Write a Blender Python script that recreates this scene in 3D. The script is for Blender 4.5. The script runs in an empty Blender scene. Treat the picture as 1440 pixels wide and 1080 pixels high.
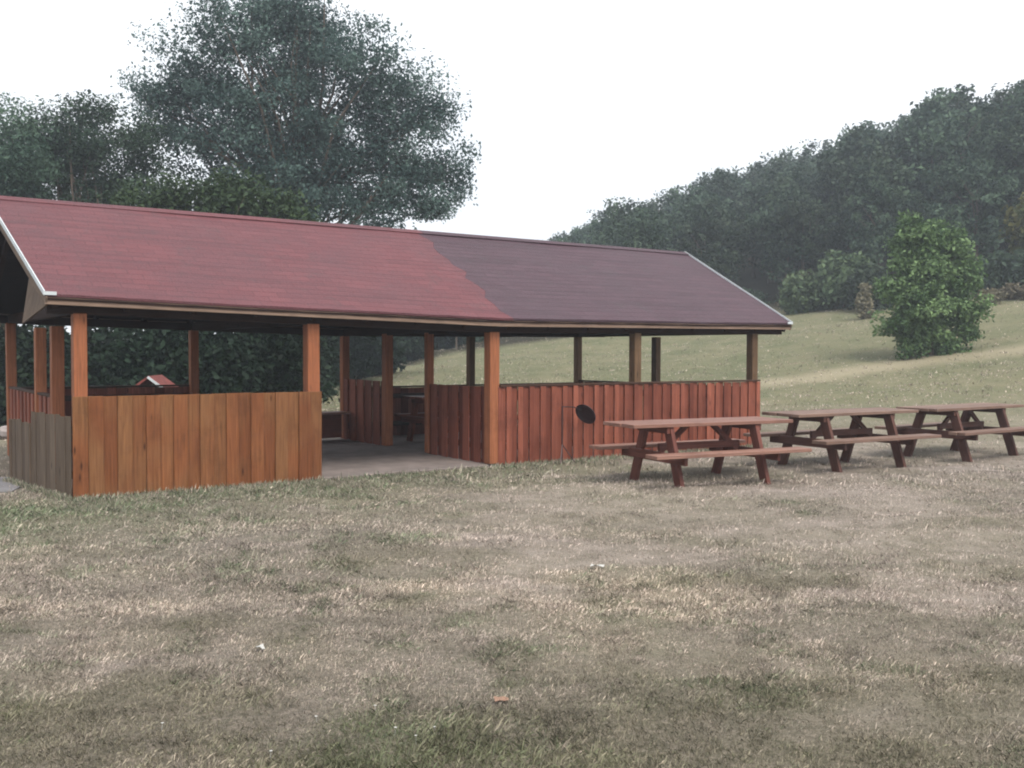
import bpy, math, random
import numpy as np
from mathutils import Vector, Matrix

random.seed(7)
rng = np.random.default_rng(7)
scene = bpy.context.scene
col = scene.collection

# ------------------------------------------------------------------ helpers
def link(o, parent=None):
    col.objects.link(o)
    if parent is not None:
        o.parent = parent
    return o

def tag(o, label=None, cat=None, group=None, kind=None):
    if label: o['label'] = label
    if cat: o['category'] = cat
    if group: o['group'] = group
    if kind: o['kind'] = kind
    return o

def empty(name, loc=(0, 0, 0), rz=0.0, **k):
    o = bpy.data.objects.new(name, None)
    o.empty_display_size = 0.2
    o.location = loc
    o.rotation_euler = (0, 0, rz)
    link(o)
    return tag(o, **k)

class MB:
    """collects oriented boxes / tubes / polygons, built as ONE mesh object"""
    def __init__(self):
        self.v, self.f, self.uv, self.tone = [], [], [], []

    def quadface(self, idx, uvs, tone):
        self.f.append(idx); self.uv.append(uvs); self.tone.append(tone)

    def hexa(self, P, tone=0.5, uoff=None):
        """P: 8 points, bottom ring 0-3, top ring 4-7 (counter-clockwise seen from top)"""
        P = [Vector(p) for p in P]
        n = len(self.v)
        self.v += P
        uo = uoff if uoff is not None else (random.random() * 20, random.random() * 20)
        c = sum(P, Vector()) / 8
        ax = [(P[1] - P[0]), (P[3] - P[0]), (P[4] - P[0])]
        order = sorted(range(3), key=lambda i: -ax[i].length)
        axn = [a.normalized() for a in ax]
        L = axn[order[0]]
        for fi in ((0, 3, 2, 1), (4, 5, 6, 7), (0, 1, 5, 4), (1, 2, 6, 5), (2, 3, 7, 6), (3, 0, 4, 7)):
            pts = [P[i] for i in fi]
            nrm = (pts[1] - pts[0]).cross(pts[2] - pts[1])
            nrm = nrm.normalized() if nrm.length > 1e-9 else Vector((0, 0, 1))
            if abs(nrm.dot(L)) > 0.9:
                U = axn[order[1]]
            else:
                U = L
            W = nrm.cross(U)
            self.quadface([n + i for i in fi],
                          [((p - c).dot(U) + uo[0], (p - c).dot(W) + uo[1]) for p in pts], tone)

    def box(self, c, size, tone=0.5, rot=None):
        c = Vector(c); sx, sy, sz = [s / 2 for s in size]
        R = rot if rot is not None else Matrix.Identity(3)
        P = [Vector(p) for p in ((-sx, -sy, -sz), (sx, -sy, -sz), (sx, sy, -sz), (-sx, sy, -sz),
                                 (-sx, -sy, sz), (sx, -sy, sz), (sx, sy, sz), (-sx, sy, sz))]
        self.hexa([c + R @ p for p in P], tone)

    def beam(self, a, b, w, h, tone=0.5, up=(0, 0, 1)):
        """square bar from a to b; w = width sideways, h = height along 'up'"""
        a, b = Vector(a), Vector(b)
        d = (b - a); L = d.length; d.normalize()
        up = Vector(up)
        s = d.cross(up).normalized()
        u = s.cross(d).normalized()
        R = Matrix((d, -s, u)).transposed()
        self.box((a + b) / 2, (L, w, h), tone, R)

    def tube(self, pts, radii, n=7, tone=0.5, cap=True):
        pts = [Vector(p) for p in pts]
        base = len(self.v)
        ref = Vector((0.31, 0.87, 0.21)).normalized()
        ln = 0
        for i, p in enumerate(pts):
            d = (pts[min(i + 1, len(pts) - 1)] - pts[max(i - 1, 0)]).normalized()
            s = d.cross(ref).normalized(); u = s.cross(d)
            for k in range(n):
                a = 2 * math.pi * k / n
                self.v.append(p + (s * math.cos(a) + u * math.sin(a)) * radii[i])
        for i in range(len(pts) - 1):
            sl = (pts[i + 1] - pts[i]).length
            for k in range(n):
                k2 = (k + 1) % n
                a = base + i * n
                self.quadface([a + k, a + k2, a + n + k2, a + n + k],
                              [(ln, k / n), (ln, (k + 1) / n), (ln + sl, (k + 1) / n), (ln + sl, k / n)], tone)
            ln += sl
        if cap:
            for st, rev in ((base, True), (base + (len(pts) - 1) * n, False)):
                idx = [st + k for k in range(n)]
                if rev: idx.reverse()
                self.quadface(idx, [(0.1 * math.cos(6.28 * k / n), 0.1 * math.sin(6.28 * k / n)) for k in range(n)], tone)

    def lathe(self, prof, n=24, tone=0.5, M=None):
        base = len(self.v)
        M = M or Matrix.Identity(4)
        for r, z in prof:
            for k in range(n):
                a = 2 * math.pi * k / n
                self.v.append(M @ Vector((r * math.cos(a), r * math.sin(a), z)))
        for i in range(len(prof) - 1):
            for k in range(n):
                k2 = (k + 1) % n
                a = base + i * n
                self.quadface([a + k, a + k2, a + n + k2, a + n + k],
                              [(k / n, i * .1), ((k + 1) / n, i * .1), ((k + 1) / n, i * .1 + .1), (k / n, i * .1 + .1)], tone)

    def poly_extrude(self, pts, off, tone=0.5):
        """convex/concave polygon pts extruded along vector off"""
        pts = [Vector(p) for p in pts]; off = Vector(off); n = len(pts); b = len(self.v)
        self.v += pts + [p + off for p in pts]
        d0 = (pts[1] - pts[0]).normalized()
        nn = off.normalized(); w = nn.cross(d0)
        uv = [((p - pts[0]).dot(d0), (p - pts[0]).dot(w)) for p in pts]
        self.quadface([b + i for i in range(n)], uv, tone)
        self.quadface([b + n + i for i in reversed(range(n))], list(reversed(uv)), tone)
        for i in range(n):
            j = (i + 1) % n
            l = (pts[j] - pts[i]).length
            self.quadface([b + j, b + i, b + n + i, b + n + j], [(l, 0), (0, 0), (0, .05), (l, .05)], tone)

    def build(self, name, mat, parent=None, bevel=0.0, smooth=False, label=None):
        me = bpy.data.meshes.new(name)
        me.from_pydata([tuple(v) for v in self.v], [], self.f)
        uvl = me.uv_layers.new(name='UVMap')
        flat = [c for f in self.uv for p in f for c in p]
        uvl.data.foreach_set('uv', flat)
        at = me.attributes.new('tone', 'FLOAT', 'FACE')
        at.data.foreach_set('value', self.tone)
        if smooth:
            me.polygons.foreach_set('use_smooth', [True] * len(me.polygons))
        me.materials.append(mat)
        me.update()
        o = bpy.data.objects.new(name, me)
        link(o, parent)
        if bevel > 0:
            m = o.modifiers.new('bevel', 'BEVEL'); m.width = bevel; m.segments = 1; m.limit_method = 'ANGLE'
        if label: o['label'] = label
        return o

# ------------------------------------------------------------------ materials
def newmat(name):
    m = bpy.data.materials.new(name); m.use_nodes = True
    nt = m.node_tree
    return m, nt, nt.nodes['Principled BSDF']

def N(nt, typ, **k):
    n = nt.nodes.new(typ)
    for a, b in k.items():
        setattr(n, a, b)
    return n

def noise(nt, vec, scale, detail=4, rough=.55, dim='3D', dist=0.0):
    n = N(nt, 'ShaderNodeTexNoise'); n.noise_dimensions = dim
    n.inputs['Scale'].default_value = scale; n.inputs['Detail'].default_value = detail
    n.inputs['Roughness'].default_value = rough; n.inputs['Distortion'].default_value = dist
    if vec is not None: nt.links.new(vec, n.inputs['Vector'])
    return n.outputs['Fac']

def ramp(nt, fac, stops):
    n = N(nt, 'ShaderNodeValToRGB')
    el = n.color_ramp.elements
    while len(el) < len(stops): el.new(0.5)
    for e, (p, c) in zip(el, stops):
        e.position = p; e.color = (*c, 1) if len(c) == 3 else c
    nt.links.new(fac, n.inputs['Fac'])
    return n.outputs['Color']

def mapr(nt, v, a, b, c=0.0, d=1.0):
    n = N(nt, 'ShaderNodeMapRange'); nt.links.new(v, n.inputs['Value'])
    for k, x in zip(('From Min', 'From Max', 'To Min', 'To Max'), (a, b, c, d)):
        n.inputs[k].default_value = x
    return n.outputs['Result']

def mix(nt, fac, a, b, blend='MIX'):
    n = N(nt, 'ShaderNodeMix'); n.data_type = 'RGBA'; n.blend_type = blend
    for s, v in ((n.inputs[0], fac), (n.inputs[6], a), (n.inputs[7], b)):
        if isinstance(v, (int, float)): s.default_value = v
        elif isinstance(v, tuple): s.default_value = (*v, 1)
        else: nt.links.new(v, s)
    return n.outputs[2]

def bump(nt, h, bsdf, strength=.3, dist=.01):
    b = N(nt, 'ShaderNodeBump'); b.inputs['Strength'].default_value = strength; b.inputs['Distance'].default_value = dist
    nt.links.new(h, b.inputs['Height']); nt.links.new(b.outputs['Normal'], bsdf.inputs['Normal'])

def attr(nt, name):
    a = N(nt, 'ShaderNodeAttribute'); a.attribute_name = name
    return a

def wood(name, dark, light, alt=None, rough=.55, weather=None, spec=.15):
    """planks: 'tone' picks a colour per board, grain runs along U, stains over it"""
    m, nt, b = newmat(name)
    uv = N(nt, 'ShaderNodeUVMap').outputs['UV']
    mp = N(nt, 'ShaderNodeMapping'); nt.links.new(uv, mp.inputs['Vector']); mp.inputs['Scale'].default_value = (1.2, 26, 1)
    g = noise(nt, mp.outputs['Vector'], 1.6, 5, .6, dist=.6)
    tone = attr(nt, 'tone').outputs['Fac']
    base = mix(nt, tone, dark, light)
    if alt:
        n2 = noise(nt, uv, .9, 2)
        base = mix(nt, mapr(nt, n2, .42, .62), base, alt)
    gr = mix(nt, mapr(nt, g, .3, .72, .0, 1), (0.50, 0.47, 0.45), (1.15, 1.13, 1.1))
    c = mix(nt, .85, base, gr, 'MULTIPLY')
    # blotchy ageing and knots
    st = noise(nt, N(nt, 'ShaderNodeNewGeometry').outputs['Position'], 2.3, 5, .65)
    c = mix(nt, mapr(nt, st, .5, .75, 0, .55), c, weather or tuple(x * .45 for x in dark))
    vo = N(nt, 'ShaderNodeTexVoronoi'); vm = N(nt, 'ShaderNodeMapping'); nt.links.new(uv, vm.inputs['Vector'])
    vm.inputs['Scale'].default_value = (1.6, 6, 1); nt.links.new(vm.outputs['Vector'], vo.inputs['Vector']); vo.inputs['Scale'].default_value = 1.0
    kn = mapr(nt, vo.outputs['Distance'], .03, .11, 1, 0)
    c = mix(nt, kn, c, tuple(x * .35 for x in dark))
    nt.links.new(c, b.inputs['Base Color'])
    b.inputs['Roughness'].default_value = rough
    b.inputs['Specular IOR Level'].default_value = spec
    bump(nt, g, b, .35, .004)
    return m

M = {}
M['plank_orange'] = wood('stained orange plank', (.125, .044, .018), (.240, .092, .038), alt=(.205, .096, .042), rough=.5)
M['plank_red'] = wood('stained red plank', (.120, .034, .022), (.305, .104, .068), rough=.5)
M['post'] = wood('stained post', (.26, .090, .042), (.38, .155, .078), rough=.5)
M['post_brown'] = wood('browned post', (.105, .062, .034), (.165, .105, .060), rough=.65)
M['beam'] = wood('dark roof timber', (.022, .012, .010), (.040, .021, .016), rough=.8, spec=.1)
M['fascia'] = wood('fascia board', (.185, .130, .100), (.255, .180, .140), rough=.7)
M['rail'] = wood('dark cap rail', (.050, .028, .020), (.075, .040, .028), rough=.6)
M['grey_plank'] = wood('weathered grey plank', (.100, .074, .055), (.160, .124, .095), rough=.85, weather=(.12, .085, .058))
M['gable'] = wood('bare gable board', (.15, .11, .085), (.20, .15, .115), rough=.8)
M['table_top'] = wood('picnic table board', (.185, .085, .063), (.275, .152, .117), rough=.5, spec=.35)
M['table_leg'] = wood('picnic table frame', (.118, .042, .033), (.178, .070, .054), rough=.55)
M['table_old'] = wood('picnic table board faded', (.150, .085, .065), (.220, .145, .112), rough=.55, spec=.35)
M['table_oldleg'] = wood('picnic table frame faded', (.085, .040, .032), (.13, .064, .050), rough=.6)

def shingle(name, c1, c2, c3):
    m, nt, b = newmat(name)
    uv = N(nt, 'ShaderNodeUVMap').outputs['UV']
    br = N(nt, 'ShaderNodeTexBrick'); nt.links.new(uv, br.inputs['Vector'])
    br.inputs['Scale'].default_value = 1.0
    br.inputs['Brick Width'].default_value = .33; br.inputs['Row Height'].default_value = .145
    br.inputs['Mortar Size'].default_value = .007; br.inputs['Mortar Smooth'].default_value = .3
    br.inputs['Color1'].default_value = (*c1, 1); br.inputs['Color2'].default_value = (*c2, 1)
    br.inputs['Mortar'].default_value = (*[x * .65 for x in c1], 1); br.inputs['Bias'].default_value = 0
    pos = N(nt, 'ShaderNodeNewGeometry').outputs['Position']
    big = noise(nt, pos, .9, 5, .6)
    c = mix(nt, mapr(nt, big, .42, .68, 0, .6), br.outputs['Color'], c3)
    mp = N(nt, 'ShaderNodeMapping'); nt.links.new(uv, mp.inputs['Vector']); mp.inputs['Scale'].default_value = (.35, 7, 1)
    lines = noise(nt, mp.outputs['Vector'], 1, 2)
    c = mix(nt, mapr(nt, lines, .50, .66, 0, .42), c, tuple(x * .55 for x in c3))
    gran = noise(nt, pos, 60, 2)
    blot = noise(nt, pos, 2.6, 6, .7)
    c = mix(nt, mapr(nt, blot, .56, .74, 0, .55), c, (.045, .040, .042))
    c = mix(nt, mapr(nt, gran, .35, .7, 0, .35), c, tuple(min(1, x * 1.6 + .02) for x in c1))
    nt.links.new(c, b.inputs['Base Color'])
    b.inputs['Roughness'].default_value = .62
    b.inputs['Specular IOR Level'].default_value = .18
    # course steps: saw along V plus the tabs
    sx = N(nt, 'ShaderNodeSeparateXYZ'); nt.links.new(uv, sx.inputs[0])
    md = N(nt, 'ShaderNodeMath', operation='FRACT'); dv = N(nt, 'ShaderNodeMath', operation='DIVIDE')
    nt.links.new(sx.outputs['Y'], dv.inputs[0]); dv.inputs[1].default_value = .145
    nt.links.new(dv.outputs[0], md.inputs[0])
    ad = N(nt, 'ShaderNodeMath', operation='SUBTRACT'); ad.inputs[0].default_value = 1.0
    nt.links.new(md.outputs[0], ad.inputs[1])
    a2 = N(nt, 'ShaderNodeMath', operation='MULTIPLY_ADD'); nt.links.new(gran, a2.inputs[0]); a2.inputs[1].default_value = .5
    nt.links.new(ad.outputs[0], a2.inputs[2])
    bump(nt, a2.outputs[0], b, .9, .02)
    return m
M['roof_red'] = shingle('red bitumen shingle', (.104, .034, .040), (.130, .044, .050), (.076, .038, .045))
M['roof_purple'] = shingle('dull purple bitumen shingle', (.056, .031, .041), (.072, .040, .052), (.054, .036, .045))

def plain(name, c, rough=.6, metal=0, var=.25, scale=8, bmp=.15):
    m, nt, b = newmat(name)
    pos = N(nt, 'ShaderNodeTexCoord').outputs['Object']
    n = noise(nt, pos, scale, 5, .6)
    cc = mix(nt, mapr(nt, n, .3, .7), tuple(x * (1 - var) for x in c), tuple(min(1, x * (1 + var)) for x in c))
    nt.links.new(cc, b.inputs['Base Color']); b.inputs['Roughness'].default_value = rough; b.inputs['Metallic'].default_value = metal
    bump(nt, n, b, bmp, .01)
    return m
M['white_metal'] = plain('pale drip edge metal', (.46, .50, .52), .5, .0, .12)
M['concrete'] = plain('old concrete slab', (.17, .142, .132), .9, 0, .25, 3)
M['pathmat'] = plain('grey worn path', (.16, .155, .165), .95, 0, .25, 2)
M['pan'] = plain('dark enamel', (.022, .009, .013), .6, 0, .3, 9)
M['iron'] = plain('dark iron', (.05, .03, .03), .5, .6, .3, 12)
M['paper'] = plain('white paper', (.42, .42, .40), .8, 0, .05)
M['leaf_orange'] = plain('dry orange leaf', (.24, .145, .10), .8, 0, .2)
M['stone'] = plain('pale stone', (.24, .21, .20), .9, 0, .25, 4, .4)
M['hut_wall'] = plain('hut wall', (.07, .03, .024), .8)
M['hut_roof'] = plain('hut roof red', (.14, .035, .03), .8, 0, .5, 9)
M['wiremat'] = plain('wire grey', (.2, .2, .2), .6)

def bark(name, c):
    m, nt, b = newmat(name)
    pos = N(nt, 'ShaderNodeTexCoord').outputs['Object']
    mp = N(nt, 'ShaderNodeMapping'); nt.links.new(pos, mp.inputs['Vector']); mp.inputs['Scale'].default_value = (6, 6, 1.2)
    n = noise(nt, mp.outputs['Vector'], 2, 5, .65)
    nt.links.new(mix(nt, n, tuple(x * .5 for x in c), tuple(x * 1.5 for x in c)), b.inputs['Base Color'])
    b.inputs['Roughness'].default_value = .9
    bump(nt, n, b, .7, .03)
    return m
M['bark'] = bark('bark', (.085, .065, .05))

def leafmat(name, dark, light, trans=.2, rough=.55):
    m, nt, b = newmat(name)
    tone = attr(nt, 'tone').outputs['Fac']
    oi = N(nt, 'ShaderNodeObjectInfo').outputs['Random']
    c = mix(nt, tone, dark, light)
    hs = N(nt, 'ShaderNodeHueSaturation'); nt.links.new(c, hs.inputs['Color'])
    nt.links.new(mapr(nt, oi, 0, 1, .475, .52), hs.inputs['Hue'])
    nt.links.new(mapr(nt, oi, 0, 1, .62, 1.32), hs.inputs['Value'])
    c = hs.outputs['Color']
    nt.links.new(c, b.inputs['Base Color']); b.inputs['Roughness'].default_value = rough
    b.inputs['Specular IOR Level'].default_value = .1
    tr = N(nt, 'ShaderNodeBsdfTranslucent'); nt.links.new(c, tr.inputs['Color'])
    mx = N(nt, 'ShaderNodeMixShader'); mx.inputs[0].default_value = trans
    nt.links.new(b.outputs[0], mx.inputs[1]); nt.links.new(tr.outputs[0], mx.inputs[2])
    out = [n for n in nt.nodes if n.type == 'OUTPUT_MATERIAL'][0]
    nt.links.new(mx.outputs[0], out.inputs['Surface'])
    return m
M['leaf_big'] = leafmat('walnut foliage', (.024, .048, .045), (.088, .138, .116))
M['leaf_left'] = leafmat('left tree foliage', (.030, .060, .045), (.098, .156, .108))
M['leaf_green'] = leafmat('fresh green foliage', (.024, .050, .024), (.072, .120, .055))
M['leaf_hedge'] = leafmat('dark hedge foliage', (.006, .013, .008), (.020, .038, .021))
M['leaf_forest'] = leafmat('wood foliage', (.021, .040, .027), (.076, .114, .072))
M['leaf_bush'] = leafmat('bush foliage', (.062, .128, .052), (.20, .33, .145))
M['leaf_pale'] = leafmat('pale shrub foliage', (.050, .085, .045), (.120, .175, .090))
M['leaf_autumn'] = leafmat('yellowing foliage', (.055, .070, .025), (.15, .14, .045))
M['leaf_dry'] = leafmat('dry stalks', (.10, .09, .062), (.20, .175, .122))

# ------------------------------------------------------------------ camera
H = 1.75
cam_d = bpy.data.cameras.new('camera'); cam = bpy.data.objects.new('camera', cam_d); link(cam)
F = 1373.1 / 1440.0
cam_d.sensor_fit = 'HORIZONTAL'; cam_d.sensor_width = 36.0; cam_d.lens = 36.0 * F
cam_d.clip_end = 3000; cam_d.clip_start = .05
pitch, roll = -0.0337, 0.0035
cam.location = (0, 0, H)
cam.rotation_mode = 'QUATERNION'
R = Matrix.Rotation(math.pi / 2 + pitch, 4, 'X') @ Matrix.Rotation(roll, 4, 'Z')
cam.rotation_quaternion = R.to_quaternion()
scene.camera = cam

# ------------------------------------------------------------------ terrain
A_K = np.array([-.9, -.4, -.2, 0.0, .13, .285, .43, .527, 1.0])
EDGE_D = np.array([26., 31, 40, 55, 56, 55, 50, 48, 46])
EDGE_Z = np.array([0.0, 0.05, .35, 2.0, 2.9, 3.9, 4.55, 5.3, 7.6])
BACK_D = np.array([120., 125, 130, 130, 120, 105, 95, 85, 80])
BACK_Z = np.array([1.0, 1.5, 3.5, 7.5, 11.0, 14.2, 16.4, 16.4, 18.5])

def vnoise(x, y, seed=0):
    """smooth value noise on arrays"""
    xi = np.floor(x).astype(np.int64); yi = np.floor(y).astype(np.int64)
    fx = x - xi; fy = y - yi
    fx = fx * fx * (3 - 2 * fx); fy = fy * fy * (3 - 2 * fy)
    def h(a, b):
        n = (a * 374761393 + b * 668265263 + seed * 1274126177) & 0x7fffffff
        n = ((n ^ (n >> 13)) * 1274126177) & 0x7fffffff
        return ((n ^ (n >> 16)) & 0xffff) / 65535.0
    return (h(xi, yi) * (1 - fx) + h(xi + 1, yi) * fx) * (1 - fy) + (h(xi, yi + 1) * (1 - fx) + h(xi + 1, yi + 1) * fx) * fy

TH = 0.6114
UX, UY = math.cos(TH), math.sin(TH)
X0, Y0 = -5.0417, 11.4081
BAY, W = 2.9163, 5.3046
LEN = 4 * BAY

def to_local(x, y):
    dx, dy = x - X0, y - Y0
    return dx * UX + dy * UY, -dx * UY + dy * UX

def micro(x, y):
    t, s = to_local(x, y)
    d = np.maximum(np.maximum(-1.0 - t, t - LEN - .6), np.maximum(-.5 - s, s - W - .6))
    m = np.clip(d / 1.2, 0, 1)
    far = np.clip((y - 3) / 40, 0, 1)
    z = (vnoise(x * .9, y * .9, 1) - .5) * .07 + (vnoise(x * 2.6, y * 2.6, 2) - .5) * .045 + (vnoise(x * 7, y * 7, 3) - .5) * .018
    z = z + far * (vnoise(x * .17, y * .17, 5) - .5) * .5 * np.clip((y - 20) / 15, 0, 1)
    return z * m - .012 * m

def gz(x, y):
    x = np.asarray(x, float); y = np.asarray(y, float)
    yy = np.maximum(y, 12.0)
    a = np.clip(x / yy, -.9, 1.0)
    ed = np.interp(a, A_K, EDGE_D); ez = np.interp(a, A_K, EDGE_Z)
    bd = np.interp(a, A_K, BACK_D); bz = np.interp(a, A_K, BACK_Z)
    d0 = 17.5
    t1 = np.clip((y - d0) / (ed - d0), 0, 1)
    t1 = np.where(t1 < .25, t1 * t1 / .5 + 0, t1 - .125) / .875        # soft foot of the slope
    t2 = np.clip((y - ed) / (bd - ed), 0, 1)
    t3 = np.clip((y - bd) / 400, 0, 1)
    return ez * t1 + (bz - ez) * t2 + 6 * t3 + micro(x, y)

def gz1(x, y): return float(gz(np.array([x]), np.array([y]))[0])

CAMM = R.to_3x3()
def ray(px, py):
    """direction of a photo pixel (1440x1080)"""
    v = Vector(((px - 720) / 1373.1, -(py - 540) / 1373.1, -1))
    return (CAMM @ v)
def at_depth(px, Y, py=None):
    d = ray(px, py if py is not None else 494)
    k = Y / d.y
    return d.x * k, H + d.z * k

# the track / bank crest across the slope (world polyline)
def hit(px, py):
    d = ray(px, py)
    k = 2.0
    while k < 300:
        p = Vector((0, 0, H)) + d * k
        if p.z < gz1(p.x, p.y): return p
        k += .1
    return Vector((0, 0, H)) + d * 60
track = [hit(x, y) for x, y in ((1060, 541), (1110, 536), (1200, 521), (1300, 508), (1380, 499), (1440, 492), (1520, 484))]

def axis(lo, hi, f0, f1, step, grow=1.17):
    a = list(np.arange(f0, f1 + 1e-6, step))
    s, p = step, f1
    while p < hi:
        s *= grow; p += s; a.append(p)
    s, p = step, f0
    while p > lo:
        s *= grow; p -= s; a.insert(0, p)
    return np.array(a)
xs = axis(-700, 700, -9, 13, .14, 1.085)
ys = axis(-60, 1500, 2.5, 20, .12, 1.05)
GX, GY = np.meshgrid(xs, ys)
GZ = gz(GX, GY)
nx, ny = len(xs), len(ys)
verts = np.stack([GX.ravel(), GY.ravel(), GZ.ravel()], 1)
ii = np.arange(ny - 1)[:, None] * nx + np.arange(nx - 1)[None, :]
faces = np.stack([ii, ii + 1, ii + nx + 1, ii + nx], -1).reshape(-1, 4)

def mesh_np(name, verts, faces, mat, smooth=False):
    me = bpy.data.meshes.new(name)
    k = faces.shape[1]
    me.vertices.add(len(verts)); me.vertices.foreach_set('co', verts.astype(np.float32).ravel())
    me.loops.add(faces.size); me.loops.foreach_set('vertex_index', faces.astype(np.int32).ravel())
    me.polygons.add(len(faces))
    me.polygons.foreach_set('loop_start', np.arange(0, faces.size, k, dtype=np.int32))
    if smooth: me.polygons.foreach_set('use_smooth', np.ones(len(faces), bool))
    me.materials.append(mat)
    me.update(calc_edges=True)
    return me

# masks that describe the lawn itself: where it stays green, where it is worn or straw-dry
def green_mask(x, y):
    t, s = to_local(x, y)
    g = .55 * np.exp(-((np.clip(-s, 0, 9) - .5) / 1.25) ** 2) * ((s < 0.3) & (t > -4) & (t < LEN + .5))
    g = g + .35 * np.exp(-(((x - 2.0) / 1.6) ** 2 + ((y - 12.1) / .8) ** 2))
    g = g + .62 * np.exp(-(((x + .1) / .75) ** 2 + ((y - 4.2) / .40) ** 2)) * (.35 + 1.1 * vnoise(x * 5, y * 5, 17))
    g = g + .45 * np.exp(-(((x + .75) / .45) ** 2 + ((y - 4.3) / .35) ** 2))
    g = g + .45 * np.exp(-(((x + 5.2) / 2.2) ** 2 + ((y - 9.5) / 1.2) ** 2))
    g = g + .35 * np.exp(-(((x - .9) / .5) ** 2 + ((y - 4.9) / .4) ** 2))
    g = g + .12 * np.clip((.6 - x) / 1.6, 0, 1) * np.clip((y - 4.6) / 1.5, 0, 1) * np.clip((16 - y) / 4, 0, 1)
    g = g + .50 * np.clip((vnoise(x * 3.1 + 7, y * 3.3, 18) * .6 + vnoise(x * 9, y * 9, 19) * .4 - .60) / .16, 0, 1) * np.clip((16 - y) / 4, 0, 1)
    g = g + .34 * (vnoise(x * 1.3 + 9, y * 1.0, 11) - .55) + .30 * (vnoise(x * 4.2, y * 3.6, 12) - .5)
    g = g + .35 * np.clip((y - 22) / 12, 0, 1)
    g = g + np.clip((5.6 - y) / 1.6, 0, 1) * .50 * (vnoise(x * 2.2 + 3, y * 2.4, 14) * .6 + vnoise(x * 7, y * 7, 15) * .5 - .22)
    return np.clip(g, 0, 1)
def straw_mask(x, y):
    s = .75 * np.exp(-(((x - .6) / 1.3) ** 2 + ((y - 7.2) / 1.1) ** 2)) + .6 * np.exp(-(((x - 1.6) / .5) ** 2 + ((y - 5.4) / .6) ** 2))
    s = s + .9 * (vnoise(x * 1.7, y * 2.2, 21) - .42) + .4 * (vnoise(x * 6, y * 6, 22) - .5)
    s = s + .25 * np.clip((y - 20) / 10, 0, 1)
    return np.clip(s, 0, 1)
def dark_tone_mask(x, y):
    """darker lawn colour towards the viewer and in scattered noise patches"""
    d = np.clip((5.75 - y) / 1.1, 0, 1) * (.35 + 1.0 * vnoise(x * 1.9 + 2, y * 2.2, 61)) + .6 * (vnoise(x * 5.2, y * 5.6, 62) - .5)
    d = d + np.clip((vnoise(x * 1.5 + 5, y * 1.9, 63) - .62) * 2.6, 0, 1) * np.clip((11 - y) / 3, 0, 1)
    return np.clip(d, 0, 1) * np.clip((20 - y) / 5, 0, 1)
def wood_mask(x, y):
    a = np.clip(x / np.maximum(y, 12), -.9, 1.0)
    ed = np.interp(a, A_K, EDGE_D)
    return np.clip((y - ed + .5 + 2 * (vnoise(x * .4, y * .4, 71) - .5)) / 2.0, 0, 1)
def worn_mask(x, y):
    w = 2.0 * (vnoise(x * .9 + 4, y * 1.3, 31) - .50) + 1.1 * (vnoise(x * 3.1, y * 4.4, 32) - .5) + .5 * np.clip((x + 1) / 3, -1, 1) * np.clip((y - 5.5) / 2, 0, 1) - .12
    w = w + .5 * np.exp(-(((x - 4.5) / 3.2) ** 2 + ((y - 12.2) / 1.2) ** 2))
    w = w + .45 * np.exp(-(((x + 2.5) / 1.0) ** 2 + ((y - 5.6) / 1.2) ** 2))
    w = w * np.clip((34 - y) / 12, 0, 1)
    return np.clip(w, 0, 1)
def track_mask(x, y):
    best = np.full(x.shape, 1e9)
    for p, q in zip(track[:-1], track[1:]):
        dx, dy = q.x - p.x, q.y - p.y
        k = np.clip(((x - p.x) * dx + (y - p.y) * dy) / (dx * dx + dy * dy), 0, 1)
        best = np.minimum(best, np.hypot(x - p.x - k * dx, y - p.y - k * dy))
    return np.exp(-(best / 1.0) ** 2)

def lawn_colour(nt, straw_c, green_c, worn_c, thatch_c, dark_tone_c):
    g = attr(nt, 'green').outputs['Fac']; s = attr(nt, 'straw').outputs['Fac']; w = attr(nt, 'worn').outputs['Fac']
    c = mix(nt, s, thatch_c, straw_c)
    c = mix(nt, g, c, green_c)
    c = mix(nt, w, c, worn_c)
    dm = N(nt, 'ShaderNodeMath', operation='MULTIPLY'); nt.links.new(attr(nt, 'dark_tone').outputs['Fac'], dm.inputs[0]); dm.inputs[1].default_value = .75
    c = mix(nt, dm.outputs[0], c, dark_tone_c)  # darker lawn colour, strongest towards the viewer
    return c

gm, nt, b = newmat('dry lawn')
pos = N(nt, 'ShaderNodeNewGeometry').outputs['Position']
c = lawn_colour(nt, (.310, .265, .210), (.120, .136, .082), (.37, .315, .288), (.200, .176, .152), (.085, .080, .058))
n1 = noise(nt, pos, 3.2, 6, .7); n2 = noise(nt, pos, 22, 5, .7); n3 = noise(nt, pos, 90, 3, .7)
c = mix(nt, mapr(nt, n1, .42, .66, 0, .7), c, (.118, .104, .082))
c = mix(nt, mapr(nt, n2, .42, .68, 0, .6), c, (.36, .30, .25))
c = mix(nt, mapr(nt, n3, .48, .66, 0, .8), c, (.060, .052, .040))
c = mix(nt, mapr(nt, attr(nt, 'track').outputs['Fac'], .2, .9, 0, .75), c, (.33, .275, .20))
big = noise(nt, pos, .12, 4, .6)
c = mix(nt, mapr(nt, big, .4, .65, 0, .35), c, (.20, .20, .11))
sy_ = N(nt, 'ShaderNodeSeparateXYZ'); nt.links.new(pos, sy_.inputs[0])
mead = noise(nt, pos, .5, 6, .7)
c = mix(nt, mapr(nt, sy_.outputs['Y'], 18, 26, 0, .82), c, mix(nt, mapr(nt, mead, .35, .65), (.105, .122, .060), (.190, .178, .108)))
c = mix(nt, mapr(nt, attr(nt, 'track').outputs['Fac'], .2, .9, 0, .7), c, (.33, .29, .205))
c = mix(nt, attr(nt, 'wood').outputs['Fac'], c, (.035, .032, .022))
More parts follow.
